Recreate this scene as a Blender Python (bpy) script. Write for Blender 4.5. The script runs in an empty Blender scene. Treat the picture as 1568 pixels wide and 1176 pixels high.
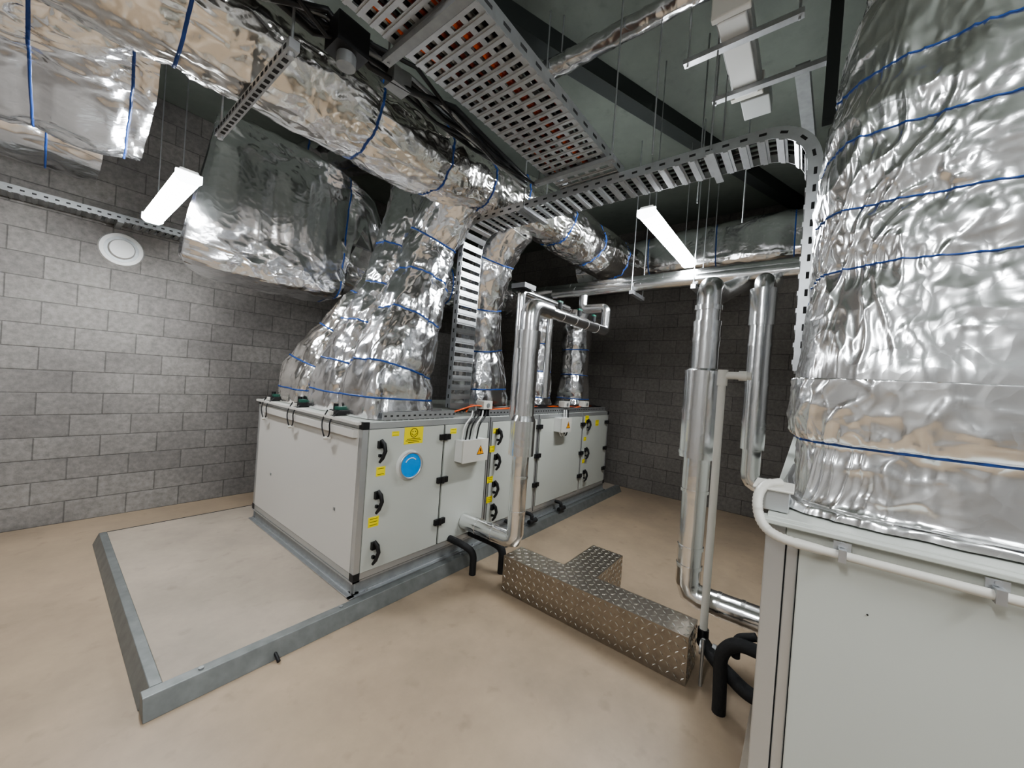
import bpy, math, random
from mathutils import Vector, Matrix, noise
random.seed(4)
V=Vector
# ---------------------------------------------------------------- materials
def newmat(name):
    m=bpy.data.materials.new(name); m.use_nodes=True
    nt=m.node_tree; b=nt.nodes['Principled BSDF']; return m,nt,b
def simple(name,col,rough=.5,metal=0,bump=0,bscale=40,var=0):
    m,nt,b=newmat(name)
    b.inputs['Base Color'].default_value=(*col,1); b.inputs['Roughness'].default_value=rough; b.inputs['Metallic'].default_value=metal
    if not(var or bump): return m
    tc=nt.nodes.new('ShaderNodeTexCoord')
    n=nt.nodes.new('ShaderNodeTexNoise'); n.inputs['Scale'].default_value=bscale; n.inputs['Detail'].default_value=3
    nt.links.new(tc.outputs['Object'],n.inputs['Vector'])
    if var:
        mx=nt.nodes.new('ShaderNodeMix'); mx.data_type='RGBA'
        mx.inputs['A'].default_value=(*[c*(1-var) for c in col],1); mx.inputs['B'].default_value=(*[min(1,c*(1+var)) for c in col],1)
        nt.links.new(n.outputs['Fac'],mx.inputs['Factor']); nt.links.new(mx.outputs['Result'],b.inputs['Base Color'])
    if bump:
        bp=nt.nodes.new('ShaderNodeBump'); bp.inputs['Strength'].default_value=bump; bp.inputs['Distance'].default_value=.01
        nt.links.new(n.outputs['Fac'],bp.inputs['Height']); nt.links.new(bp.outputs['Normal'],b.inputs['Normal'])
    return m
def foilmat(name,col,rough,strength,scale=9):
    m,nt,b=newmat(name)
    b.inputs['Metallic'].default_value=1; b.inputs['Base Color'].default_value=(*col,1); b.inputs['Roughness'].default_value=rough
    tc=nt.nodes.new('ShaderNodeTexCoord')
    n=nt.nodes.new('ShaderNodeTexNoise'); n.inputs['Scale'].default_value=scale*.6; n.inputs['Detail'].default_value=2
    nt.links.new(tc.outputs['Object'],n.inputs['Vector'])
    add=nt.nodes.new('ShaderNodeMixRGB'); add.blend_type='ADD'; add.inputs[0].default_value=.3
    nt.links.new(tc.outputs['Object'],add.inputs[1]); nt.links.new(n.outputs['Color'],add.inputs[2])
    vo=nt.nodes.new('ShaderNodeTexVoronoi'); vo.feature='F1'; vo.inputs['Scale'].default_value=scale*2
    nt.links.new(add.outputs[0],vo.inputs['Vector'])
    bp=nt.nodes.new('ShaderNodeBump'); bp.inputs['Strength'].default_value=strength; bp.inputs['Distance'].default_value=.02
    nt.links.new(vo.outputs['Distance'],bp.inputs['Height']); nt.links.new(bp.outputs['Normal'],b.inputs['Normal'])
    return m
FOIL=foilmat('foil_insulation',(.93,.93,.94),.20,.13,8)
FOILR=foilmat('foil_riser',(.95,.95,.95),.24,.12,8)
FOILW=foilmat('foil_warm',(.92,.90,.87),.18,.15,6)
JACKET=foilmat('pipe_jacket',(.86,.86,.86),.20,.07,6)
BLUE=simple('blue_tape',(.025,.075,.28),.35)
GALV=simple('galvanised',(.55,.56,.57),.38,.85,.1,25,.15)
GALVD=simple('galvanised_dull',(.33,.34,.34),.5,.6,.1,25,.2)
EDGE=simple('edging_steel',(.22,.23,.225),.45,.5,.15,14,.35)
PANEL=simple('painted_panel',(.50,.515,.475),.42)
PANELW=simple('painted_panel_warm',(.60,.58,.545),.42)
ALU=simple('aluminium_profile',(.55,.56,.56),.35,.7)
BLACK=simple('black_plastic',(.012,.012,.013),.4)
RUBBER=simple('black_insulation',(.015,.015,.016),.7,0,.3,60)
DARK=simple('dark_gap',(.03,.03,.03),.8)
YEL=simple('yellow_sticker',(.85,.72,.02),.45)
WHT=simple('white_plastic',(.72,.72,.70),.4)
FIXT=simple('grey_fixture',(.42,.43,.42),.4,.2)
CREAM=simple('cream_plastic',(.60,.58,.53),.4)
ORG=simple('orange_cable',(.75,.12,.02),.5)
RED=simple('red_cable',(.32,.07,.05),.5)
GRN=simple('green_plastic',(.02,.10,.07),.4)
BEAM=simple('dark_steel',(.04,.046,.044),.5,.3)
WARN=simple('warning_orange',(.85,.35,.02),.5)
def blue_glass():
    m,nt,b=newmat('blue_porthole_film'); b.inputs['Base Color'].default_value=(.01,.30,.80,1); b.inputs['Roughness'].default_value=.12
    b.inputs['Coat Weight'].default_value=.5; return m
PORT=blue_glass()
def emis(s,name):
    m,nt,b=newmat(name); b.inputs['Base Color'].default_value=(.9,.9,.9,1)
    b.inputs['Emission Color'].default_value=(.93,.97,1,1); b.inputs['Emission Strength'].default_value=s; return m
LED=emis(150,'led_diffuser'); LEDC=emis(8,'lit_end_cap')
def blockmat(name,axis,c1,c2,mort):
    m,nt,b=newmat(name); b.inputs['Roughness'].default_value=.9
    tc=nt.nodes.new('ShaderNodeTexCoord'); sp=nt.nodes.new('ShaderNodeSeparateXYZ'); cb=nt.nodes.new('ShaderNodeCombineXYZ')
    nt.links.new(tc.outputs['Object'],sp.inputs[0]); nt.links.new(sp.outputs[axis],cb.inputs[0]); nt.links.new(sp.outputs[2],cb.inputs[1])
    br=nt.nodes.new('ShaderNodeTexBrick'); br.inputs['Scale'].default_value=1; br.inputs['Brick Width'].default_value=.4; br.inputs['Row Height'].default_value=.2
    br.inputs['Mortar Size'].default_value=.006; br.inputs['Mortar Smooth'].default_value=.6
    br.inputs['Color1'].default_value=(*c1,1); br.inputs['Color2'].default_value=(*c2,1); br.inputs['Mortar'].default_value=(*mort,1)
    nt.links.new(cb.outputs[0],br.inputs['Vector'])
    n=nt.nodes.new('ShaderNodeTexNoise'); n.inputs['Scale'].default_value=24; n.inputs['Detail'].default_value=5; n.inputs['Roughness'].default_value=.7; nt.links.new(tc.outputs['Object'],n.inputs['Vector'])
    mx=nt.nodes.new('ShaderNodeMixRGB'); mx.blend_type='OVERLAY'; mx.inputs[0].default_value=.6
    nt.links.new(br.outputs['Color'],mx.inputs[1]); nt.links.new(n.outputs['Fac'],mx.inputs[2])
    n3=nt.nodes.new('ShaderNodeTexNoise'); n3.inputs['Scale'].default_value=1.1; n3.inputs['Detail'].default_value=2; nt.links.new(tc.outputs['Object'],n3.inputs['Vector'])
    mx3=nt.nodes.new('ShaderNodeMixRGB'); mx3.blend_type='OVERLAY'; mx3.inputs[0].default_value=.5
    nt.links.new(mx.outputs[0],mx3.inputs[1]); nt.links.new(n3.outputs['Fac'],mx3.inputs[2])
    nt.links.new(mx3.outputs[0],b.inputs['Base Color'])
    ma=nt.nodes.new('ShaderNodeMath'); ma.operation='MULTIPLY_ADD'; ma.inputs[1].default_value=-.8
    nt.links.new(br.outputs['Fac'],ma.inputs[0]); 
    ms=nt.nodes.new('ShaderNodeMath'); ms.operation='MULTIPLY'; ms.inputs[1].default_value=.4; nt.links.new(n.outputs['Fac'],ms.inputs[0]); nt.links.new(ms.outputs[0],ma.inputs[2])
    bp=nt.nodes.new('ShaderNodeBump'); bp.inputs['Strength'].default_value=.6; bp.inputs['Distance'].default_value=.008
    nt.links.new(ma.outputs[0],bp.inputs['Height']); nt.links.new(bp.outputs['Normal'],b.inputs['Normal'])
    return m
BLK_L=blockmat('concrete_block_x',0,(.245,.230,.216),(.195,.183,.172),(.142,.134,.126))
BLK_B=blockmat('concrete_block_y_shaded',1,(.165,.152,.138),(.135,.124,.113),(.09,.083,.076))  # back wall: far-end shade put into a darker base colour
BLK_R=blockmat('concrete_block_light',0,(.40,.39,.38),(.35,.345,.34),(.26,.25,.24))  # unseen front and right walls, made paler to brighten the foil reflections
def floormat(name,c1,c2,rough):
    m,nt,b=newmat(name)
    tc=nt.nodes.new('ShaderNodeTexCoord')
    n=nt.nodes.new('ShaderNodeTexNoise'); n.inputs['Scale'].default_value=1.6; n.inputs['Detail'].default_value=8; n.inputs['Roughness'].default_value=.68
    nt.links.new(tc.outputs['Object'],n.inputs['Vector'])
    cr=nt.nodes.new('ShaderNodeValToRGB'); cr.color_ramp.elements[0].position=.33; cr.color_ramp.elements[1].position=.66
    cr.color_ramp.elements[0].color=(*c2,1); cr.color_ramp.elements[1].color=(*c1,1)
    nt.links.new(n.outputs['Fac'],cr.inputs[0])
    n2=nt.nodes.new('ShaderNodeTexNoise'); n2.inputs['Scale'].default_value=9; n2.inputs['Detail'].default_value=4; nt.links.new(tc.outputs['Object'],n2.inputs['Vector'])
    r2=nt.nodes.new('ShaderNodeMapRange'); r2.inputs['From Min'].default_value=.60; r2.inputs['From Max'].default_value=.78; r2.inputs['To Max'].default_value=.4
    nt.links.new(n2.outputs['Fac'],r2.inputs['Value'])
    mx=nt.nodes.new('ShaderNodeMixRGB'); nt.links.new(r2.outputs[0],mx.inputs[0]); nt.links.new(cr.outputs[0],mx.inputs[1]); mx.inputs[2].default_value=(*[c*.6 for c in c2],1)
    nt.links.new(mx.outputs[0],b.inputs['Base Color'])
    b.inputs['Roughness'].default_value=rough
    bp=nt.nodes.new('ShaderNodeBump'); bp.inputs['Strength'].default_value=.2; bp.inputs['Distance'].default_value=.01
    nt.links.new(n.outputs['Fac'],bp.inputs['Height']); nt.links.new(bp.outputs['Normal'],b.inputs['Normal'])
    return m
FLOOR=floormat('screed_floor',(.39,.300,.214),(.295,.230,.168),.42)
PLINTH=floormat('plinth_concrete',(.39,.33,.268),(.29,.248,.204),.55)
CEIL=floormat('ceiling_concrete',(.17,.19,.165),(.125,.14,.122),.8)
# ---------------------------------------------------------------- builder
def fillet(pts,d=.06,n=8):
    pts=[V(p) for p in pts]; out=[pts[0]]
    for i in range(1,len(pts)-1):
        p=pts[i]; a=(pts[i-1]-p); c=(pts[i+1]-p)
        da=min(d,a.length*.49); dc=min(d,c.length*.49)
        A=p+a.normalized()*da; C=p+c.normalized()*dc
        for k in range(n+1):
            t=k/n; out.append(A*(1-t)**2+p*2*t*(1-t)+C*t*t)
    out.append(pts[-1]); return out
def tangents(P):
    T=[]
    for i in range(len(P)):
        a=P[max(0,i-1)]; b=P[min(len(P)-1,i+1)]; T.append((b-a).normalized())
    return T
class B:
    def __init__(s,name): s.name=name; s.v=[]; s.f=[]; s.m=[]; s.sm=[]; s.mats=[]
    def mi(s,m):
        if m not in s.mats: s.mats.append(m)
        return s.mats.index(m)
    def add(s,vs,fs,mat,smooth=False):
        o=len(s.v); s.v+= [tuple(v) for v in vs]; k=s.mi(mat)
        for f in fs: s.f.append([o+i for i in f]); s.m.append(k); s.sm.append(smooth)
    def box(s,c,size,mat,R=None):
        c=V(c); h=V(size)/2; vs=[]
        for x in(-1,1):
            for y in(-1,1):
                for z in(-1,1):
                    p=V((x*h.x,y*h.y,z*h.z)); 
                    if R is not None: p=R@p
                    vs.append(c+p)
        s.add(vs,[(0,1,3,2),(4,6,7,5),(0,4,5,1),(2,3,7,6),(0,2,6,4),(1,5,7,3)],mat)
    def bx(s,x0,x1,y0,y1,z0,z1,mat): s.box(((x0+x1)/2,(y0+y1)/2,(z0+z1)/2),(x1-x0,y1-y0,z1-z0),mat)
    def prism(s,poly,ext,mat):
        n=len(poly); e=V(ext); vs=[V(p) for p in poly]+[V(p)+e for p in poly]
        fs=[tuple(range(n))[::-1],tuple(range(n,2*n))]+[(i,(i+1)%n,n+(i+1)%n,n+i) for i in range(n)]
        s.add(vs,fs,mat)
    def tube(s,pts,r,mat,n=16,fil=None,caps=True,smooth=True,fn=8):
        P=fillet(pts,fil,fn) if fil else [V(p) for p in pts]
        T=tangents(P); up=V((0,0,1)) if abs(T[0].z)<.9 else V((1,0,0))
        U=(up-T[0]*up.dot(T[0])).normalized(); vs=[]
        rr=r if isinstance(r,(list,tuple)) else [r]*len(P)
        for i,p in enumerate(P):
            U=(U-T[i]*U.dot(T[i])).normalized(); W=T[i].cross(U)
            for k in range(n):
                a=2*math.pi*k/n; vs.append(p+(U*math.cos(a)+W*math.sin(a))*rr[i])
        fs=[]
        for i in range(len(P)-1):
            for k in range(n):
                fs.append((i*n+k,i*n+(k+1)%n,(i+1)*n+(k+1)%n,(i+1)*n+k))
        s.add(vs,fs,mat,smooth)
        if caps:
            m=len(P)-1
            s.add(vs[:n],[tuple(range(n))[::-1]],mat); s.add(vs[m*n:],[tuple(range(n))],mat)
    def cyl(s,p0,p1,r,mat,n=24,r1=None): s.tube([p0,p1],[r,r if r1 is None else r1],mat,n)
    def rectsweep(s,P,W,w0,w1,n0,n1,mat):
        T=tangents(P); vs=[]
        for p,t in zip(P,T):
            N=W.cross(t).normalized()
            for a,b in((w0,n0),(w1,n0),(w1,n1),(w0,n1)): vs.append(p+W*a+N*b)
        fs=[(0,3,2,1)]; 
        for i in range(len(P)-1):
            for k in range(4): fs.append((i*4+k,i*4+(k+1)%4,(i+1)*4+(k+1)%4,(i+1)*4+k))
        m=(len(P)-1)*4; fs.append((m,m+1,m+2,m+3)); s.add(vs,fs,mat)
    def tray(s,P,W,width,rail,mat,step=.09,rung=.05,strips=(),up=1,holes=True,rmat=None,sw=.014,dbl=True):
        W=V(W); h=width/2
        if rmat is None: rmat=mat
        for sg in(-1,1):
            s.rectsweep(P,W,sg*h-.002,sg*h+.002,0,up*rail,mat)
            s.rectsweep(P,W,sg*h-(.016 if sg>0 else 0),sg*h+(.016 if sg<0 else 0),up*(rail-.003),up*rail,mat)
        for w in strips: s.rectsweep(P,W,w-sw,w+sw,0,up*.003,rmat)
        L=[0]
        for i in range(1,len(P)): L.append(L[-1]+(P[i]-P[i-1]).length)
        t=step/2; i=0; c=0
        while t<L[-1]:
            while L[i+1]<t: i+=1
            f=(t-L[i])/(L[i+1]-L[i]); p=P[i].lerp(P[i+1],f); T=(P[i+1]-P[i]).normalized(); N=W.cross(T).normalized()
            R=Matrix((W,T,N)).transposed()
            s.box(p+N*up*.002,(width,rung,.005),rmat,R)
            if dbl: s.box(p-N*up*.003,(width,rung*.45,.006),rmat,R)
            if holes and c%holes==0:
                for sg in(-1,1): s.box(p+W*sg*h+N*up*rail*.5,(.0062,step*holes*.4,rail*.22),DARK,R)
            t+=step; c+=1
    def finish(s,bevel=0,parent=None):
        me=bpy.data.meshes.new(s.name); me.from_pydata(s.v,[],s.f)
        for m in s.mats: me.materials.append(m)
        me.polygons.foreach_set('material_index',s.m); me.polygons.foreach_set('use_smooth',s.sm); me.update()
        ob=bpy.data.objects.new(s.name,me); bpy.context.scene.collection.objects.link(ob)
        if bevel:
            md=ob.modifiers.new('bevel','BEVEL'); md.width=bevel; md.segments=2; md.limit_method='ANGLE'; md.angle_limit=math.radians(50)
        if parent: ob.parent=parent
        return ob
def cr(p0,p1,p2,p3,t):
    return [.5*((2*b)+(-a+c)*t+(2*a-5*b+4*c-d)*t*t+(-a+3*b-3*c+d)*t**3) for a,b,c,d in zip(p0,p1,p2,p3)]
def duct(b,keys,ref,straps=(),mat=None,seed=0,amp=.012,puff=.02,M=96,step=.02,wr=.012,thick=None,swid=.007,wf=12,rid=.008,rf=13):
    """keys: (x,y,z, halfW, halfH, n); soft folds (wr) plus sharp long creases (rid)"""
    mat=mat or FOIL; K=[list(k) for k in keys]; K=[[2*a-c for a,c in zip(K[0],K[1])]]+K+[[2*a-c for a,c in zip(K[-1],K[-2])]]
    for idx in(0,-1):
        for j in(3,4,5): K[idx][j]=K[1 if idx==0 else -2][j]
    S=[]
    for i in range(1,len(K)-2):
        d=(V(K[i+1][:3])-V(K[i][:3])).length; dd=max(d,.04); n=max(2,int(dd/step))
        for k in range(n): S.append(cr(K[i-1],K[i],K[i+1],K[i+2],k/n))
    S.append(K[-2]); P=[V(q[:3]) for q in S]; T=tangents(P); ref=V(ref)
    L=[0]
    for i in range(1,len(P)): L.append(L[-1]+(P[i]-P[i-1]).length)
    tot=L[-1]; sp=[q*tot for q in straps]; vs=[]; nr=[]; U=ref
    so=V((seed*7.3,seed*3.1,seed*1.7))
    for i,q in enumerate(S):
        U=(U-T[i]*U.dot(T[i])).normalized(); W=T[i].cross(U); a,h,n=q[3],q[4],max(2,q[5])
        dm=min([abs(L[i]-x) for x in sp]) if sp else .3
        pf=puff*(1-math.exp(-(dm/.06)**2))-puff*.5
        near=math.exp(-(dm/.10)**2)
        for k in range(M):
            th=2*math.pi*k/M; c,sn=math.cos(th),math.sin(th)
            x=a*math.copysign(abs(c)**(2/n),c); y=h*math.copysign(abs(sn)**(2/n),sn)
            base=P[i]+U*x+W*y; out=(U*x*h/a+W*y*a/h).normalized()
            v1=noise.noise(base*2.6+so); v2=abs(noise.noise(base*6+so))
            w=noise.noise(V((x*wf+seed,y*wf,L[i]*2.5)))
            w2=abs(noise.noise(V((x*wf*.9+L[i]*2.5+seed*2,y*wf*.9-L[i]*1.5,L[i]*3.5+9))))
            sk=L[i]*(3.0+2.5*v1)
            r1=1-min(1,3.2*abs(noise.noise(V((x*rf+sk+seed,y*rf+sk*.7,L[i]*4+seed)))))
            r2=1-min(1,3.0*abs(noise.noise(V((x*rf*2-sk*1.5,y*rf*2+seed,L[i]*9)))))
            r3=1-min(1,3.0*abs(noise.noise(base*11+so*2)))
            d=amp*(1.3*v1-1.0*v2)+pf+wr*(w*(.45+near)-.7*w2)+rid*(r1*r1*(.7+.6*near)+.45*r2*r2*(.5+near)+.55*r3*r3)
            vs.append(base+out*d); nr.append(out)
    fs=[]
    for i in range(len(P)-1):
        for k in range(M): fs.append((i*M+k,i*M+(k+1)%M,(i+1)*M+(k+1)%M,(i+1)*M+k))
    b.add(vs,fs,mat,True); m=(len(P)-1)*M
    b.add(vs[:M],[tuple(range(M))[::-1]],mat); b.add(vs[m:],[tuple(range(M))],mat)
    for si,x in enumerate(sp):
        i=min(range(len(L)),key=lambda j:abs(L[j]-x)); i=min(max(i,1),len(L)-2); t=T[i]; w=swid
        if thick and si in thick: w=swid*2.2
        sv=[]
        for k in range(M):
            p=vs[i*M+k]+nr[i*M+k]*.004
            sv+=[p-t*w-nr[i*M+k]*.006,p-t*w*.9,p+t*w*.9,p+t*w-nr[i*M+k]*.006]
        sf=[]
        for k in range(M):
            for j in range(3):
                a0=k*4+j; a1=((k+1)%M)*4+j; sf.append((a0,a1,a1+1,a0+1))
        b.add(sv,sf,BLUE,True)
# ---------------------------------------------------------------- room
XB,YL,H=6.0,5.3,4.2; XF,YR=-2.6,-3.0
def wall(name,x0,x1,y0,y1,z0,z1,mat):
    b=B(name); b.bx(x0,x1,y0,y1,z0,z1,mat); return b.finish()
wall('floor',XF-.2,XB+.2,YR-.2,YL+.2,-.2,0,FLOOR)
wall('ceiling',XF-.2,XB+.2,YR-.2,YL+.2,H,H+.2,CEIL)
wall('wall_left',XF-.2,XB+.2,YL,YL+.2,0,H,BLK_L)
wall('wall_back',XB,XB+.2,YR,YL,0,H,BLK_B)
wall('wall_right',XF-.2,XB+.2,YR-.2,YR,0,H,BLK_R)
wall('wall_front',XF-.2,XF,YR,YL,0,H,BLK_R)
# plinth with steel edging
PZ=.085
b=B('concrete_plinth')
b.bx(.415,5.7,2.262,4.55,0,PZ,PLINTH)
b.prism([(.34,2.165,0),(.34,2.205,PZ+.004),(.34,2.262,PZ+.004),(.34,2.262,0)],(5.36,0,0),EDGE)
b.prism([(.335,2.264,0),(.37,2.264,PZ+.004),(.415,2.264,PZ+.004),(.415,2.264,0)],(0,2.29,0),EDGE)
b.prism([(.37,4.556,0),(.37,4.55,PZ+.002),(.37,4.562,PZ+.002),(.37,4.565,0)],(5.3,0,0),DARK)
for x in(.55,1.25,2.3,3.1): b.cyl((x,2.235,PZ+.004),(x,2.235,PZ+.012),.012,GALVD,6)
b.tube([(.86,2.19,.03),(.86,2.15,.018),(.86,2.13,.010)],.009,BLACK,10)
b.finish(.003)
b=B('concrete_plinth'); b.bx(1.25,5.0,-2.2,.12,0,.1,PLINTH); b.finish(.004)
# ---------------------------------------------------------------- air handling unit (main)
X0,X1,Y0,Y1,Z0,Z1=1.35,5.29,2.29,4.17,PZ+.006,1.25
b=B('air_handling_unit')
b.bx(X0+.01,X1-.01,Y0+.01,Y1-.01,Z0+.1,Z1-.02,DARK)
for y in(Y0,Y1-.05):
    b.bx(X0,X1,y,y+.05,Z0,Z0+.012,GALV); b.bx(X0,X1,y+.012,y+.02,Z0,Z0+.09,GALVD); b.bx(X0,X1,y,y+.05,Z0+.08,Z0+.092,GALV)
b.bx(X0,X0+.05,Y0,Y1,Z0,Z0+.012,GALV); b.bx(X0+.01,X0+.02,Y0,Y1,Z0,Z0+.09,GALVD); b.bx(X0-.004,X0+.05,Y0,Y1,Z0+.08,Z0+.092,GALV)
b.bx(X0-.03,X0+.01,Y0-.02,Y1,Z0-.004,Z0+.004,GALV); b.bx(X0-.03,X1,Y0-.025,Y0+.01,Z0-.004,Z0+.004,GALV)
for x in(1.45,2.5,3.5): b.cyl((x,Y0-.012,Z0),(x,Y0-.012,Z0+.02),.011,GALV,6)
zb=Z0+.095
P=.042
for x in(X0,X1-P):
    for y in(Y0,Y1-P): b.bx(x,x+P,y,y+P,zb,Z1,ALU); 
for x in(X0-.003,X1-P-.003):
    for y in(Y0-.003,Y1-P+.003):
        for z in(zb-.003,Z1-.045): b.bx(x,x+P+.006,y,y+P+.006,z,z+.05,BLACK)
for y in(Y0,Y1-P):
    for z in(zb,Z1-P): b.bx(X0+P,X1-P,y,y+P,z,z+P,ALU)
for x in(X0,X1-P):
    for z in(zb,Z1-P): b.bx(x,x+P,Y0+P,Y1-P,z,z+P,ALU)
b.bx(X0+.02,X1-.02,Y0+.02,Y1-.02,Z1-.01,Z1+.006,PANEL)
b.bx(X0-.002,X0+.03,Y0+.048,Y1-.048,zb+.046,Z1-.046,PANELW)
b.bx(X0-.03,X0,Y0+.06,Y1-.16,Z1-.105,Z1-.055,PANELW)
b.bx(X0-.035,X0+.03,Y0+.02,Y1-.02,Z1-.014,Z1+.004,PANELW)
for y in(Y0+.3,Y1-.4): b.box((X0-.004,y,.6),(.006,.02,.02),GALVD)
mods=[(X0+.046,2.055),(2.075,2.59),(2.66,3.40),(3.47,4.45),(4.50,X1-.046)]
for a,c in mods: b.bx(a,c,Y0-.006,Y0+.03,zb+.046,Z1-.046,PANEL)
for x in(2.625,3.435,4.475): b.bx(x-.022,x+.022,Y0-.002,Y0+.03,zb,Z1,ALU)
b.bx(2.62,2.63,Y0-.004,Y0,zb,Z1,DARK); b.bx(3.43,3.44,Y0-.004,Y0,zb,Z1,DARK)
def handle(x,z,y=Y0-.006,s=1):
    b.box((x,y-.012,z+.03),(.03,.026,.05),BLACK); b.box((x,y-.02,z-.045),(.018,.02,.02),BLACK)
    b.tube([(x,y-.02,z+.065),(x+.014*s,y-.04,z+.035),(x+.018*s,y-.052,z-.01),(x+.004*s,y-.045,z-.06),(x-.008*s,y-.03,z-.09)],[.012,.015,.014,.013,.009],BLACK,10)
def hinge(x,z,y=Y0-.006):
    b.box((x-.028,y-.011,z),(.05,.022,.045),BLACK); b.box((x+.028,y-.011,z),(.05,.022,.045),BLACK); b.cyl((x,y-.02,z-.026),(x,y-.02,z+.026),.013,BLACK,12)
for z in(1.07,.72,.37): handle(1.475,z)
for z in(1.11,.76,.42): hinge(2.065,z)
for z in(1.08,.84,.58,.36): handle(2.72,z)
for z in(1.12,.8,.48): hinge(3.435,z)
for z in(1.1,.72,.42): handle(4.58,z)
for z in(1.1,.72,.42): hinge(5.2,z); hinge(4.46,z)
def sticker(x,z,w,h,lines=3,m=YEL):
    y=Y0-.0065; b.bx(x-w/2,x+w/2,y-.0015,y,z-h/2,z+h/2,m)
    for i in range(lines):
        zz=z+h*.3-h*.6*i/max(1,lines-1); b.bx(x-w*.36,x+w*.36,y-.0022,y-.0014,zz-h*.025,zz+h*.025,BLACK)
y=Y0-.0065; b.bx(1.675,1.845,y-.0015,y,1.08,1.205,YEL)
for zz,ww in((1.117,.06),(1.105,.07),(1.092,.05)): b.bx(1.76-ww,1.76+ww,y-.0022,y-.0014,zz-.002,zz+.002,BLACK)
b.tube([(1.76+.033*math.cos(t*math.pi/8),Y0-.009,1.162+.033*math.sin(t*math.pi/8)) for t in range(17)],.0025,BLACK,6)
b.tube([(1.76+.02*math.cos(math.pi+t*math.pi/6),Y0-.009,1.160+.016*math.sin(math.pi+t*math.pi/6)) for t in range(7)],.002,BLACK,6)
for s in(-1,1): b.box((1.76+.012*s,Y0-.009,1.172),(.007,.002,.007),BLACK)
sticker(1.60,1.165,.06,.035,2); sticker(1.50,.91,.07,.065,2); sticker(1.47,.565,.08,.07,3)
sticker(2.16,1.15,.07,.045,2); sticker(2.70,1.12,.07,.05,2); sticker(2.67,.95,.07,.06,2); sticker(2.67,.66,.08,.06); sticker(2.68,.47,.08,.06)
sticker(4.58,1.16,.1,.1,2); sticker(4.56,.9,.07,.05,2); sticker(4.9,1.1,.1,.08,2); sticker(4.56,.6,.07,.05,2)
px,pz=1.735,.925
b.cyl((px,Y0-.006,pz),(px,Y0-.03,pz),.112,WHT,40,.105)
b.cyl((px,Y0-.03,pz),(px,Y0-.031,pz),.088,PORT,40)
b.tube([(px+.096*math.cos(t*math.pi/20),Y0-.03,pz+.096*math.sin(t*math.pi/20)) for t in range(41)],.009,ALU,8)
b.tube([(px-.055*math.cos(t*math.pi/12+.5),Y0-.032,pz+.055*math.sin(t*math.pi/12+.5)) for t in range(8)],.004,WHT,6)
def jbox(x,z,w,h,d):
    y=Y0-.008; b.bx(x-w/2,x+w/2,y-d,y,z-h/2,z+h/2,WHT); b.bx(x-w/2-.004,x+w/2+.004,y-d-.012,y-d,z-h/2-.004,z+h/2+.004,CREAM)
    t=.045; yy=y-d-.0125; cx=x+w*.18
    b.prism([(cx-t,yy,z-t*.8),(cx+t,yy,z-t*.8),(cx,yy,z+t)],(0,-.0015,0),BLACK)
    t=.039; b.prism([(cx-t,yy-.0016,z-t*.8),(cx+t,yy-.0016,z-t*.8),(cx,yy-.0016,z+t)],(0,-.001,0),WARN)
    b.prism([(cx-.004,yy-.0027,z+.02),(cx-.012,yy-.0027,z-.004),(cx,yy-.0027,z-.004),(cx-.004,yy-.0027,z-.025),(cx+.012,yy-.0027,z+.003),(cx+.001,yy-.0027,z+.003),(cx+.006,yy-.0027,z+.02)],(0,-.001,0),BLACK)
jbox(2.34,.985,.30,.18,.09); jbox(3.86,1.13,.22,.16,.09)
for k in range(5):
    x=2.22+.045*k; b.tube(fillet([(x,Y0-.05,1.07),(x,Y0-.07,1.2),(x+.1,Y0-.05,1.27),(x+.18,Y0+.02,1.31)],.05),.007,[WHT,BLACK,BLACK,WHT,BLACK][k],8)
for k in range(3):
    x=3.8+.05*k; b.tube(fillet([(x,Y0-.05,1.05),(x+.03,Y0-.07,.98),(x+.1,Y0-.05,1.05),(x+.12,Y0-.03,1.3)],.05),.007,[WHT,WHT,BLACK][k],8)
b.finish(.003)
b=B('rooftop_cable_tray')
for (xa,xb) in((1.5,2.18),(2.62,5.2)):
    Pp=[V((xa,Y0+.10,Z1+.012)),V((xb,Y0+.10,Z1+.012))]
    b.tray(Pp,(0,1,0),.16,.055,GALV,.05,.03,(-.04,.04),-1,1)
for k in range(9):
    y=Y0+.045+.015*k; z=Z1+.04+random.random()*.02
    b.tube([(2.7+i*.3,y+random.uniform(-.012,.012),z+random.uniform(0,.035)) for i in range(9)],.008,[BLACK,ORG,BLACK,GALVD,ORG,BLACK,WHT,BLACK,BLACK][k],8)
for k in range(5):
    b.tube(fillet([(2.2+.04*k,Y0+.06,Z1+.05),(2.45,Y0+.02+.02*k,Z1+.12),(2.7,Y0+.05+.02*k,Z1+.06)],.1),.007,[ORG,BLACK,BLACK,BLACK,ORG][k],8)
b.finish()
b=B('control_sensor_box')
for x in(2.52,3.02,3.98,4.5):
    b.bx(x,x+.12,Y0+.0,Y0+.09,Z1+.075,Z1+.15,CREAM); b.cyl((x+.06,Y0-.005,Z1+.11),(x+.06,Y0,Z1+.11),.022,GALVD,16)
    b.bx(x+.01,x+.11,Y0+.02,Y0+.07,Z1+.008,Z1+.075,BLACK)
b.finish(.004)
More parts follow.
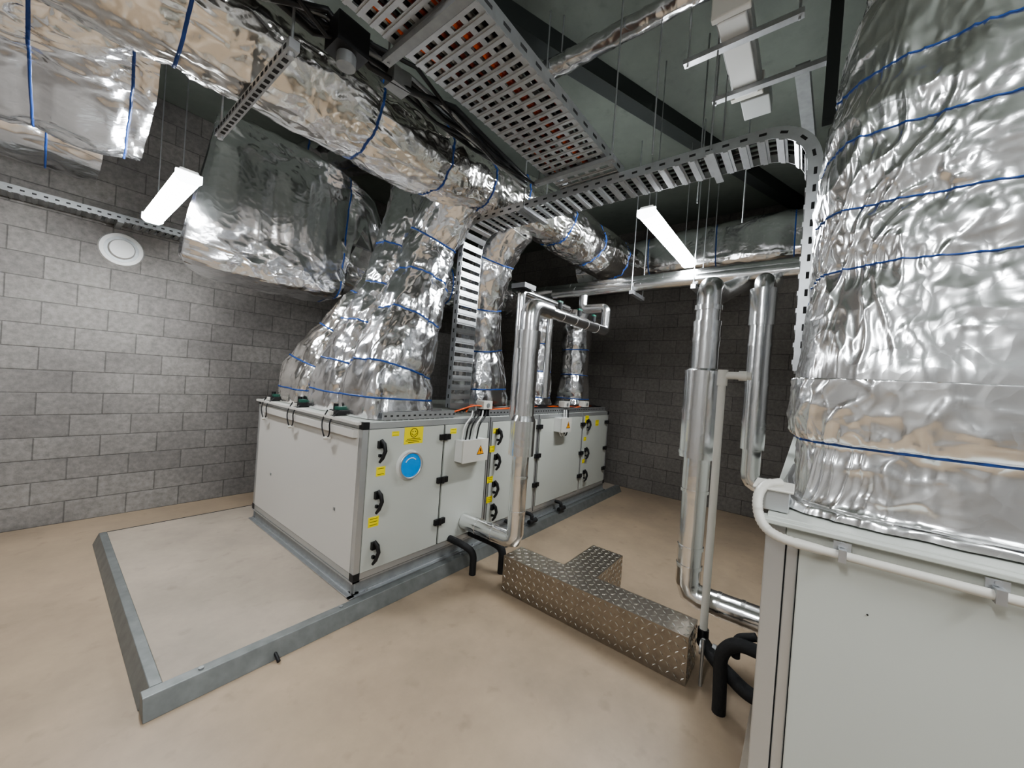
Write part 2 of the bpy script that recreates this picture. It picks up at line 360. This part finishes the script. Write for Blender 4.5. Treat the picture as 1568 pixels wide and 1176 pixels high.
for y in(3.92,3.34,2.72):
    b=B('damper_actuator')
    b.bx(X0+.0,X0+.08,y-.05,y+.05,Z1+.008,Z1+.045,BLACK); b.bx(X0+.02,X0+.07,y-.035,y+.015,Z1+.045,Z1+.07,GRN); b.cyl((X0+.04,y+.03,Z1+.045),(X0+.04,y+.03,Z1+.09),.018,BLACK,14)
    b.bx(X0-.02,X0+.0,y-.02,y+.02,Z1+.01,Z1+.04,CREAM)
    b.tube(fillet([(X0-.01,y+.05,Z1+.04),(X0-.05,y+.06,Z1-.05),(X0-.045,y+.0,Z1-.17),(X0-.04,y-.07,Z1-.13),(X0-.05,y-.06,Z1-.02),(X0+.03,y-.045,Z1+.04)],.06),.005,BLACK,8)
    b.cyl((X0-.045,y+.0,Z1-.16),(X0-.035,y-.05,Z1-.15),.012,CREAM,10)
    b.finish(.003)
# ---------------------------------------------------------------- flexible ducts of the AHU
def flex(keys,straps,**kw):
    kw.setdefault('M',140); kw.setdefault('step',.014)
    b=B('flexible_insulated_duct'); duct(b,keys,(1,0,0),straps,**kw); b.finish()
flex([(1.73,2.60,1.262,.30,.25,5),(1.73,2.60,1.42,.31,.255,5),(1.75,2.60,1.62,.29,.245,3.5),(1.86,2.62,1.95,.26,.235,2.4),(2.00,2.66,2.35,.235,.225,2),(2.08,2.66,2.68,.22,.21,2),(2.12,2.5,2.98,.21,.21,2),(2.12,2.35,3.12,.2,.2,2)],(.07,.18,.39,.58,.78),seed=1,wr=.022)
flex([(1.70,3.12,1.262,.28,.245,5),(1.70,3.12,1.42,.29,.25,5),(1.73,3.10,1.62,.27,.235,3.5),(1.83,3.08,1.95,.245,.225,2.4),(1.96,3.06,2.35,.22,.21,2),(2.02,3.06,2.7,.20,.20,2),(2.12,3.04,3.1,.2,.2,2),(2.2,3.1,3.6,.2,.2,2)],(.06,.15,.30,.46,.62),seed=2,wr=.022)
flex([(1.68,3.68,1.262,.28,.29,5),(1.68,3.68,1.42,.29,.295,5),(1.70,3.66,1.60,.27,.27,3.5),(1.82,3.58,1.9,.24,.235,2.4),(1.97,3.48,2.2,.21,.21,2),(2.15,3.42,2.5,.20,.20,2),(2.3,3.40,2.9,.20,.20,2)],(.07,.19,.38,.6,.8),seed=3,wr=.022,mat=FOILW)
flex([(2.98,2.80,1.262,.24,.26,4),(2.98,2.80,1.5,.26,.27,3),(2.95,2.80,1.9,.23,.23,2),(2.85,2.72,2.4,.21,.21,2),(2.8,2.5,2.9,.2,.2,2),(2.8,2.3,3.1,.2,.2,2)],(.12,.33,.55,.8),seed=4,wr=.022,M=110,step=.018)
for i,(x,y,r) in enumerate(((4.05,2.75,.16),(4.75,2.62,.21))):
    flex([(x,y,1.262,r,r,4),(x,y,1.45,r,r,2.5),(x,y,1.9,r*.9,r*.9,2),(x-.02,y,2.3,r*.9,r*.9,2),(x-.05,y-.05,2.66,r*.9,r*.9,2)],(.12,.35,.6,.85),seed=6+i,M=64,step=.02)
# ---------------------------------------------------------------- ceiling ducts
b=B('insulated_supply_duct')
duct(b,[(-2.4,2.38,3.35,.36,.36,2.3),(-.6,2.34,3.3,.34,.34,2.3),(.3,2.3,3.24,.31,.30,2.2),(.8,2.28,3.2,.28,.27,2),(1.6,2.27,3.18,.27,.26,2),(2.3,2.25,3.24,.26,.24,2),(3.0,2.12,3.24,.25,.24,2),(3.9,2.03,3.18,.27,.25,2),(4.75,1.95,3.18,.25,.25,2)],(0,1,0),(.17,.28,.385,.50,.575,.64,.70,.78,.86,.94),seed=9,mat=FOILW,wr=.016,amp=.012,step=.014,M=170,rid=.007)
b.finish()
b=B('insulated_return_duct')
duct(b,[(-2.4,3.5,3.50,.72,.5,6),(-.5,3.5,3.50,.76,.51,6),(.0,3.5,3.50,.76,.50,6),(.36,3.48,3.52,.73,.48,5)],(0,1,0),(.3,.52,.70,.84,.965),seed=11,amp=.02,wr=.026,step=.016,M=280,wf=7,rid=.009)
b.finish()
b=B('insulated_wall_duct')
duct(b,[(-2.4,4.72,3.25,.38,.2,5),(-.8,4.72,3.25,.38,.2,5),(.25,4.72,3.25,.37,.2,4)],(0,1,0),(.4,.7,.9),seed=17,amp=.02,wr=.02,step=.035,M=80,wf=8)
b.finish()
b=B('insulated_exhaust_duct')
duct(b,[(.79,4.02,2.96,.31,.60,8),(.92,4.0,2.95,.33,.64,8),(1.5,4.0,2.94,.33,.64,8),(1.93,4.0,2.92,.31,.62,7),(1.99,4.0,2.88,.27,.42,4),(2.4,3.98,2.8,.26,.34,3),(3.5,3.9,2.85,.26,.3,2),(5.0,3.7,2.9,.26,.3,2)],(0,1,0),(.25,.36,.46,.6,.8),seed=12,amp=.02,wr=.026,M=260,step=.014,wf=7,rid=.009)
b.finish()
b=B('insulated_branch_duct')
duct(b,[(1.75,4.7,3.85,.22,.2,2),(1.95,3.9,3.88,.22,.2,2),(2.2,3.1,3.84,.22,.22,2),(2.45,2.62,3.7,.22,.22,2)],(1,0,0),(.2,.5,.8),seed=13)
b.finish()
b=B('insulated_header_duct')
duct(b,[(5.45,-2.5,3.5,.3,.28,5),(5.45,-.5,3.5,.3,.28,5),(5.42,1.0,3.48,.3,.28,5),(5.35,1.9,3.45,.28,.26,3),(5.3,2.9,3.4,.26,.25,2)],(1,0,0),(.3,.5,.65,.8,.9),seed=14,step=.035)
b.finish()
# ---------------------------------------------------------------- right-hand unit and its duct
RX,RY0,RY1=1.37,-2.0,.07
b=B('air_handling_unit')
b.bx(RX+.01,4.6,RY0+.01,RY1-.01,.102,1.24,DARK)
b.bx(RX,4.61,RY0,RY1,.102,.19,GALVD)
b.bx(RX,RX+.06,RY1-.05,RY1,.19,1.25,ALU); b.bx(RX,RX+.06,RY0,RY0+.065,.19,1.25,ALU)
b.bx(RX-.002,RX+.02,RY1-.080,RY1-.053,.19,1.25,ALU)
b.bx(RX-.012,RX+.03,RY0+.08,RY1-.082,.25,1.20,PANEL)
b.bx(RX-.004,RX+.03,RY0+.06,RY1-.08,.19,.25,ALU); b.bx(RX-.004,RX+.03,RY0+.06,RY1-.08,1.2,1.25,ALU)
b.bx(RX-.03,RX+.03,RY0,RY1+.012,1.238,1.252,PANEL); b.bx(RX-.008,RX+.02,RY0,RY1-.05,1.2,1.24,PANEL)
b.bx(RX,4.61,RY0,RY1,1.235,1.256,PANEL)
b.bx(RX+.06,4.6,RY1-.01,RY1,.25,1.19,PANEL)
for z in(1.05,.7,.4): b.bx(RX+.6,RX+.66,RY1,RY1+.03,z,z+.05,BLACK)
for x in(2.2,3.2): b.bx(x,x+.05,RY1-.005,RY1+.004,.19,1.235,ALU)
b.cyl((RX-.012,-.16,1.06),(RX-.015,-.16,1.06),.002,BLACK,8)
b.bx(RX+.05,RX+.18,RY1-.05,RY1+.03,1.258,1.32,ALU)
b.bx(RX+.04,RX+.19,RY1-.06,RY1+.045,1.32,1.328,CREAM)
b.finish(.003)
b=B('electrical_conduit')
b.tube(fillet([(RX-.045,-1.9,1.205),(RX-.045,-.06,1.205)],.03),.0115,CREAM,14)
fp=fillet([(RX-.045,-.06,1.205),(RX-.045,.04,1.207),(RX-.03,.085,1.235),(RX-.0,.10,1.30),(RX+.06,.085,1.335),(RX+.12,.05,1.335)],.045,12)
rr=[.0125+.0018*(i%2) for i in range(len(fp))]
b.tube(fp,rr,CREAM,14)
for y in(-.10,-.36,-.9,-1.4):
    b.bx(RX-.060,RX-.032,y-.008,y+.008,1.19,1.222,GALV); b.bx(RX-.034,RX-.030,y-.018,y+.018,1.19,1.236,GALV); b.cyl((RX-.034,y,1.23),(RX-.040,y,1.23),.006,GALV,10)
b.finish()
b=B('insulated_riser_duct')
duct(b,[(1.98,-.74,1.262,.54,.78,10),(1.98,-.74,1.285,.53,.77,10),(1.98,-.74,1.30,.495,.745,9),(1.98,-.74,1.46,.495,.75,8),(1.98,-.74,1.50,.52,.775,8),(1.98,-.74,1.68,.52,.775,8),(1.98,-.74,1.74,.49,.755,8),(2.0,-.74,2.1,.475,.745,7),(2.0,-.74,2.45,.465,.745,7),(2.02,-.74,2.7,.44,.71,6),(2.05,-.78,2.95,.42,.69,5),(2.05,-.8,3.4,.42,.69,5),(2.05,-.8,4.19,.42,.69,5)],(1,0,0),(.075,.255,.33,.40,.465,.54,.64,.8),seed=21,mat=FOILR,amp=.012,puff=.012,wr=.013,M=520,step=.0065,thick=(0,),swid=.0024,wf=10,rid=.0075,rf=16)
b.finish()
# ---------------------------------------------------------------- pipes
def collars(b,p0,p1,r,n,w=.02):
    p0,p1=V(p0),V(p1); d=(p1-p0)
    for i in range(n):
        c=p0+d*((i+.5)/n); t=d.normalized(); b.cyl(c-t*w/2,c+t*w/2,r+.0035,JACKET)
b=B('insulated_heating_pipe')
LX,LY=2.36,1.72
b.tube([(LX,Y0-.012,.35),(LX,LY,.35),(LX,LY,1.18)],.066,JACKET,28,.06,fn=2,smooth=True)
b.cyl((LX,LY,1.03),(LX,LY,1.30),.098,JACKET,32); b.cyl((LX,LY,1.30),(LX,LY,1.34),.098,JACKET,32,.082); b.cyl((LX,LY,1.30),(LX,LY,1.9),.080,JACKET,32)
b.cyl((LX,LY,1.86),(LX,LY,2.0),.088,JACKET,32)
b.tube([(LX,LY,1.95),(LX,LY,2.2),(2.6,LY,2.2)],.072,JACKET,28,.09)
b.tube([(2.55,LY,2.2),(3.72,LY,2.2),(3.72,LY,2.45),(3.72,2.0,2.45),(3.72,2.0,2.6)],.05,JACKET,28,.06)
collars(b,(LX,2.2,.35),(LX,1.85,.35),.066,2); collars(b,(LX,LY,.45),(LX,LY,1.0),.066,2); collars(b,(2.7,LY,2.2),(3.6,LY,2.2),.05,4); collars(b,(LX,LY,1.35),(LX,LY,1.85),.08,2)
for x in(2.75,3.1,3.4): b.cyl((x,LY-.02,2.25),(x,LY-.02,2.30),.02,BLACK); b.bx(x-.03,x+.03,LY-.03,LY-.01,2.3,2.315,GRN)
b.finish()
b=B('insulated_heating_pipe')
b.tube([(2.5,1.93,1.262+.03),(2.5,1.93,2.36),(3.3,1.93,2.36),(3.3,2.15,2.36),(3.3,2.15,1.45)],.035,JACKET,20,.05)
b.bx(2.44,2.6,1.86,2.0,2.38,2.42,BLACK)
b.finish()
b=B('insulated_riser_pipe')
RXp,RYp=2.62,.52
b.tube([(RXp,RY1+.005,.33),(RXp,RYp,.33),(RXp,RYp,1.0)],.073,JACKET,28,.07,fn=2)
b.cyl((RXp,RYp,.98),(RXp,RYp,1.22),.078,JACKET,32); b.cyl((RXp,RYp,1.20),(RXp,RYp,1.75),.108,JACKET,36); b.cyl((RXp,RYp,1.75),(RXp,RYp,1.765),.108,JACKET,36,.08); b.cyl((RXp,RYp,1.75),(RXp,RYp,2.05),.078,JACKET,32)
b.tube([(RXp,RYp,2.0),(RXp,RYp,2.3),(2.9,RYp,2.3),(3.9,RYp,2.62)],.07,JACKET,28,.09)
for z in(.5,.62,.98,1.22,1.48,1.73): b.cyl((RXp,RYp,z),(RXp,RYp,z+.02),{.5:.077,.62:.077,.98:.082}.get(z,.112),JACKET,36)
collars(b,(RXp,RYp,1.9),(RXp,RYp,2.2),.078,3,.03)
collars(b,(RXp,.4,.33),(RXp,.15,.33),.073,2)
b.finish()
b=B('insulated_riser_pipe')
b.tube([(3.05,RY1+.012,1.02),(3.05,.27,1.02),(3.05,.27,2.42),(3.3,.27,2.42),(4.0,.27,2.64)],.058,JACKET,28,.07,fn=4)
b.cyl((3.05,.27,1.25),(3.05,.27,2.15),.072,JACKET,32); b.cyl((3.05,.27,2.1),(3.05,.27,2.35),.082,JACKET,32)
collars(b,(3.05,.27,1.3),(3.05,.27,2.1),.072,3)
b.finish()
b=B('insulated_header_pipe')
b.tube([(4.05,-1.5,2.78),(4.05,2.95,2.78)],.075,JACKET,28); b.tube([(3.88,-1.5,2.70),(3.88,2.5,2.70)],.055,JACKET,24)
collars(b,(4.05,-1.5,2.78),(4.05,2.9,2.78),.075,12); collars(b,(3.88,-1.5,2.7),(3.88,2.4,2.7),.055,10)
for y in(-.4,.9,1.5): b.bx(3.8,4.16,y-.02,y+.02,2.6,2.64,GALV); b.cyl((3.81,y,2.6),(3.81,y,H),.005,GALV,8); b.cyl((4.15,y,2.6),(4.15,y,H),.005,GALV,8)
b.finish()
b=B('condensate_pipe')
b.tube([(2.42,.38,.22),(2.42,.38,1.72),(2.42,.24,1.72)],.021,CREAM,16,.04)
b.cyl((2.42,.38,1.66),(2.42,.38,1.75),.027,CREAM,16); b.cyl((2.42,.30,1.72),(2.42,.26,1.72),.027,CREAM,16)
b.cyl((2.42,.38,.2),(2.42,.38,.26),.03,BLACK,16)
b.finish()
b=B('insulated_drain_pipe')
b.tube([(2.2,RY1+.01,.38),(2.2,.2,.38),(2.2,.26,.3),(2.2,.25,.05),(2.2,.25,0)],.032,RUBBER,16,.05)
b.tube([(2.42,.38,.19),(2.3,.3,.19),(2.2,.14,.16),(2.2,RY1+.006,.16)],.035,RUBBER,16,.05)
b.tube([(2.32,.36,.0),(2.32,.36,.26)],.009,GALV,8)
for y in(.30,.36): b.cyl((2.36,y,.19),(2.36,y+.02,.19),.04,GALV,16)
b.tube([(2.25,.2,.28),(2.25,.2,.38),(2.25,.12,.42)],.02,RUBBER,12,.03)
b.finish()
b=B('insulated_drain_pipe')
b.tube([(2.45,Y0-.01,.22),(2.45,2.0,.22),(2.45,1.9,.2),(2.45,1.9,0)],.032,RUBBER,16,.06)
b.tube([(2.2,Y0-.01,.24),(2.2,2.12,.24),(2.26,2.05,.18),(2.26,2.05,0)],.028,RUBBER,16,.06)
b.box((2.45,2.1,.26),(.06,.08,.06),BLACK); b.cyl((2.45,2.1,.28),(2.45,2.1,.34),.012,YEL,10); b.box((2.45,2.07,.34),(.02,.1,.012),YEL)
for x in(2.95,3.3,3.9): b.tube([(x,Y0-.01,.2),(x,2.2,.2),(x,2.2,.12)],.02,RUBBER,10,.03); b.cyl((x-.05,2.2,.13),(x+.08,2.2,.13),.025,RUBBER,10)
b.finish()
# ---------------------------------------------------------------- tread plate step cover
TREAD=simple('tread_plate',(.38,.34,.29),.3,.95,.08,30,.25)
TREADL=simple('tread_plate_bars',(.68,.65,.60),.25,.95)
b=B('tread_plate_pipe_cover')
HZ=.27
poly=[(2.25,.42),(2.47,.42),(2.47,1.07),(2.95,1.07),(2.95,1.33),(2.47,1.33),(2.47,1.73),(2.25,1.73)]
b.prism([(x,y,.002) for x,y in poly],(0,0,HZ-.002),TREAD)
def loz(c,u,n,mat):
    c,u,n=V(c),V(u).normalized(),V(n); w=n.cross(u); l,s,h=.0185,.0048,.003
    vs=[c+u*l,c+w*s,c-u*l,c-w*s,c+u*l*.6+n*h,c+n*h+w*s*.45,c-u*l*.6+n*h,c+n*h-w*s*.45]
    b.add(vs,[(4,5,6,7),(0,1,5,4),(1,2,6,5),(2,3,7,6),(3,0,4,7)],mat)
def patt(x0,x1,y0,y1,f,n,d1,d2,s=.038):
    nx=int((x1-x0)/s); ny=int((y1-y0)/s); sx=(x1-x0)/nx; sy=(y1-y0)/ny
    for i in range(nx):
        for j in range(ny): loz(f(x0+sx*(i+.5),y0+sy*(j+.5)),d1 if (i+j)%2 else d2,n,TREADL)
patt(2.25,2.47,.42,1.73,lambda x,y:(x,y,HZ),(0,0,1),(1,1,0),(1,-1,0))
patt(2.47,2.95,1.07,1.33,lambda x,y:(x,y,HZ),(0,0,1),(1,1,0),(1,-1,0))
patt(.42,1.73,0.01,.27,lambda y,z:(2.25,y,z),(-1,0,0),(0,1,1),(0,1,-1))
patt(1.07,1.33,0.01,.27,lambda y,z:(2.95,y,z),(1,0,0),(0,1,1),(0,1,-1))
patt(2.25,2.47,0.01,.27,lambda x,z:(x,.42,z),(0,-1,0),(1,0,1),(1,0,-1))
patt(2.47,2.95,0.01,.27,lambda x,z:(x,1.07,z),(0,-1,0),(1,0,1),(1,0,-1))
b.finish()
# ---------------------------------------------------------------- cable trays
b=B('perforated_cable_tray')
Pm=[V((-1.2,1.30,3.03)),V((2.40,1.28,3.03))]
b.tray(Pm,(0,1,0),.44,.07,GALV,.058,.032,(-.205,-.12,-.04,.04,.12,.205),-1,2,sw=.013,dbl=True)
for x in(-.3,.9,2.1):
    b.bx(x,x+.04,1.0,1.58,2.985,3.012,GALVD)
    for y in(1.02,1.56): b.cyl((x+.02,y,2.98),(x+.02,y,H),.005,GALVD,8)
for k in range(16):
    y=1.095+.026*k; b.tube([(-1.1+i*.25,y+random.uniform(-.012,.012),3.046+random.uniform(0,.015)) for i in range(14)],.011,[RED,BLACK,GALVD,BLACK,RED,ORG,GALVD,BLACK][k%8],8)
b.finish()
b=B('ladder_cable_tray')
Pb=fillet([(2.42,.06,1.75),(2.42,.06,2.95),(2.42,2.47,2.95),(2.42,2.50,1.32)],.22,14)
b.tray(Pb,(1,0,0),.24,.06,GALV,.085,.05,(),1,1)
for y in(.5,1.8): b.cyl((2.27,y,2.95),(2.27,y,H),.005,GALVD,8); b.cyl((2.57,y,2.95),(2.57,y,H),.005,GALVD,8); b.bx(2.25,2.59,y-.02,y+.02,2.93,2.95,GALV)
for k in range(4): b.tube([V(p)+V((-.08+.05*k,0,0)) for p in fillet([(2.42,.03,1.8),(2.42,.03,2.975),(2.42,2.3,2.975)],.24,10)],.008,BLACK,6)
b.finish()
b=B('wall_cable_tray')
b.tray([V((-2.5,5.16,2.82)),V((3.5,5.16,2.82))],(0,1,0),.2,.06,GALVD,.06,.035,(),-1,1)
for x in(-1,.4,1.8,3.2): b.bx(x,x+.04,5.0,5.3,2.79,2.815,GALVD)
b.finish()
b=B('strut_hanger')
b.bx(.57,.61,1.70,2.72,2.87,2.91,GALV)
for i in range(20): b.bx(.568,.571,1.73+i*.05,1.755+i*.05,2.882,2.898,DARK)
for i in range(20): b.bx(.58,.60,1.73+i*.05,1.755+i*.05,2.868,2.8715,DARK)
for y in(1.73,2.69): b.cyl((.59,y,2.86),(.59,y,H),.006,GALV,8); b.cyl((.59,y,2.85),(.59,y,2.87),.014,GALV,8)
b.finish()
b=B('cable_bundle')
for k in range(14):
    yy=1.66+.018*k
    b.tube([(x,yy+random.uniform(-.03,.03)+.03*math.sin(x*4),3.04+.012*k+random.uniform(-.05,.08)) for x in [-.8,-.4,0,.3,.5,.7,.9,1.1,1.4,1.8,2.2]],.010+.004*(k%2),[BLACK,BLACK,GALVD,BLACK][k%4],8)
b.bx(.72,.86,1.62,1.74,2.98,3.1,BLACK); b.cyl((.79,1.68,2.98),(.79,1.68,2.93),.04,GALVD,16); b.bx(1.0,1.1,1.64,1.72,3.0,3.08,GALVD)
b.finish(0)
# ---------------------------------------------------------------- luminaires
def lum(c,axis,L,hang=True):
    b=B('led_batten_light'); c=V(c); A=V((1,0,0)) if axis=='X' else V((0,1,0)); S=V((0,1,0)) if axis=='X' else V((1,0,0))
    def prof(pts,mat,l0,l1): 
        b.prism([c+A*l0+S*p[0]+V((0,0,p[1])) for p in pts],A*(l1-l0),mat)
    prof([(-.06,.022),(-.045,.05),(.045,.05),(.06,.022)],WHT,-L/2,L/2)
    d=[(-.062,.021)]+[(-.066*math.cos(t*math.pi/10),-.005-.035*math.sin(t*math.pi/10)) for t in range(11)]+[(.062,.021)]
    prof(d,LED,-L/2+.012,L/2-.012)
    for a0,a1 in((-L/2-.01,-L/2+.012),(L/2-.012,L/2+.01)): prof([(-.068,.03),(-.068,-.02),(-.04,-.043),(.04,-.043),(.068,-.02),(.068,.03)],LEDC,a0,a1)
    if hang:
        for s in(-.35,.35): p=c+A*L*s; b.cyl(p+V((0,0,.05)),V((p.x,p.y,H)),.004,GALVD,8)
    b.finish()
lum((.56,3.85,2.77),'Y',1.25)
lum((3.42,1.02,2.93),'X',1.3)
lum((-1.2,.3,3.2),'X',1.3); lum((.3,-1.7,3.2),'X',1.3)  # two unseen lamps added behind the camera to brighten the near side
# unlit boxy emergency fitting on struts
b=B('emergency_light_fitting')
b.bx(2.12,2.78,.34,.50,3.58,3.67,FIXT); b.bx(2.14,2.76,.355,.485,3.545,3.58,WHT); b.bx(2.10,2.14,.33,.51,3.55,3.68,CREAM); b.bx(2.76,2.80,.33,.51,3.55,3.68,CREAM)
b.bx(2.82,3.02,.30,.46,3.55,3.66,FIXT)
b.finish(.006)
b=B('luminaire_bracket')
b.bx(2.26,2.30,.12,.68,3.515,3.543,GALV); b.bx(2.66,2.70,.0,.6,3.515,3.543,GALV)
b.prism([(2.75,.10,3.55),(2.75,.17,3.55),(3.7,.12,3.55),(3.7,.05,3.55)],(0,0,.07),GALVD)
for p in((2.28,.66),(2.68,.58),(2.28,.14),(2.68,.02)): b.cyl((p[0],p[1],3.50),(p[0],p[1],H),.006,GALV,8)
b.finish()
b=B('foil_wrapped_pipe')
duct(b,[(2.2,.3,3.85,.05,.05,2),(2.2,.8,3.85,.05,.05,2),(2.2,1.4,3.85,.05,.05,2),(2.2,2.2,3.85,.05,.05,2)],(1,0,0),(),seed=30,amp=.008,wr=.006,M=32,rid=.008,rf=30)
for y in(.5,1.5): b.cyl((2.2,y,3.88),(2.2,y,H),.005,GALVD,8)
b.finish()
b=B('ceiling_steel_beam')
b.prism([(1.5,1.90,4.06),(1.55,2.02,4.06),(5.98,.28,4.06),(5.98,.15,4.06)],(0,0,.14),BEAM); b.finish()
b=B('hanger_bracket')
b.bx(2.3,2.36,-.03,.02,2.97,4.2,BEAM); b.finish()
b=B('threaded_hanger_rods')
for x,y,z in((2.2,.8,3.0),(2.9,.7,2.98),(3.2,.45,2.9),(4.6,.9,3.2)): b.cyl((x,y,z),(x,y,H),.005,GALVD,8)
b.finish()
b=B('ceiling_smoke_detector')
b.cyl((3.4,.6,H),(3.4,.6,H-.05),.05,WHT,20,.035); b.finish()
b=B('round_wall_vent')
vx,vz=.46,2.60
b.cyl((vx,YL,vz),(vx,YL-.025,vz),.16,WHT,40,.15); b.cyl((vx,YL-.025,vz),(vx,YL-.028,vz),.12,GALVD,40); b.cyl((vx,YL-.028,vz),(vx,YL-.06,vz),.095,WHT,40,.085)
b.finish()
# ---------------------------------------------------------------- camera
al,pit,rol=math.radians(38.2),math.radians(-.44),math.radians(4.1)
f=V((math.cos(al)*math.cos(pit),math.sin(al)*math.cos(pit),math.sin(pit))); r0=V((math.sin(al),-math.cos(al),0)); u0=r0.cross(f)
R=r0*math.cos(rol)+u0*math.sin(rol); U=u0*math.cos(rol)-r0*math.sin(rol)
cd=bpy.data.cameras.new('camera'); cam=bpy.data.objects.new('camera',cd); bpy.context.scene.collection.objects.link(cam)
M4=Matrix((R,U,-f)).transposed().to_4x4(); M4.translation=V((0,0,1.6)); cam.matrix_world=M4
cd.sensor_width=36; cd.lens=36*572/1568; cd.clip_start=.02
bpy.context.scene.camera=cam
w=bpy.data.worlds.new('world'); bpy.context.scene.world=w; w.use_nodes=True
w.node_tree.nodes['Background'].inputs[0].default_value=(.5,.5,.5,1); w.node_tree.nodes['Background'].inputs[1].default_value=.3
vs=bpy.context.scene.view_settings
vs.view_transform='AgX'; vs.exposure=-0.25
try: vs.look='AgX - Medium High Contrast'
except Exception: pass
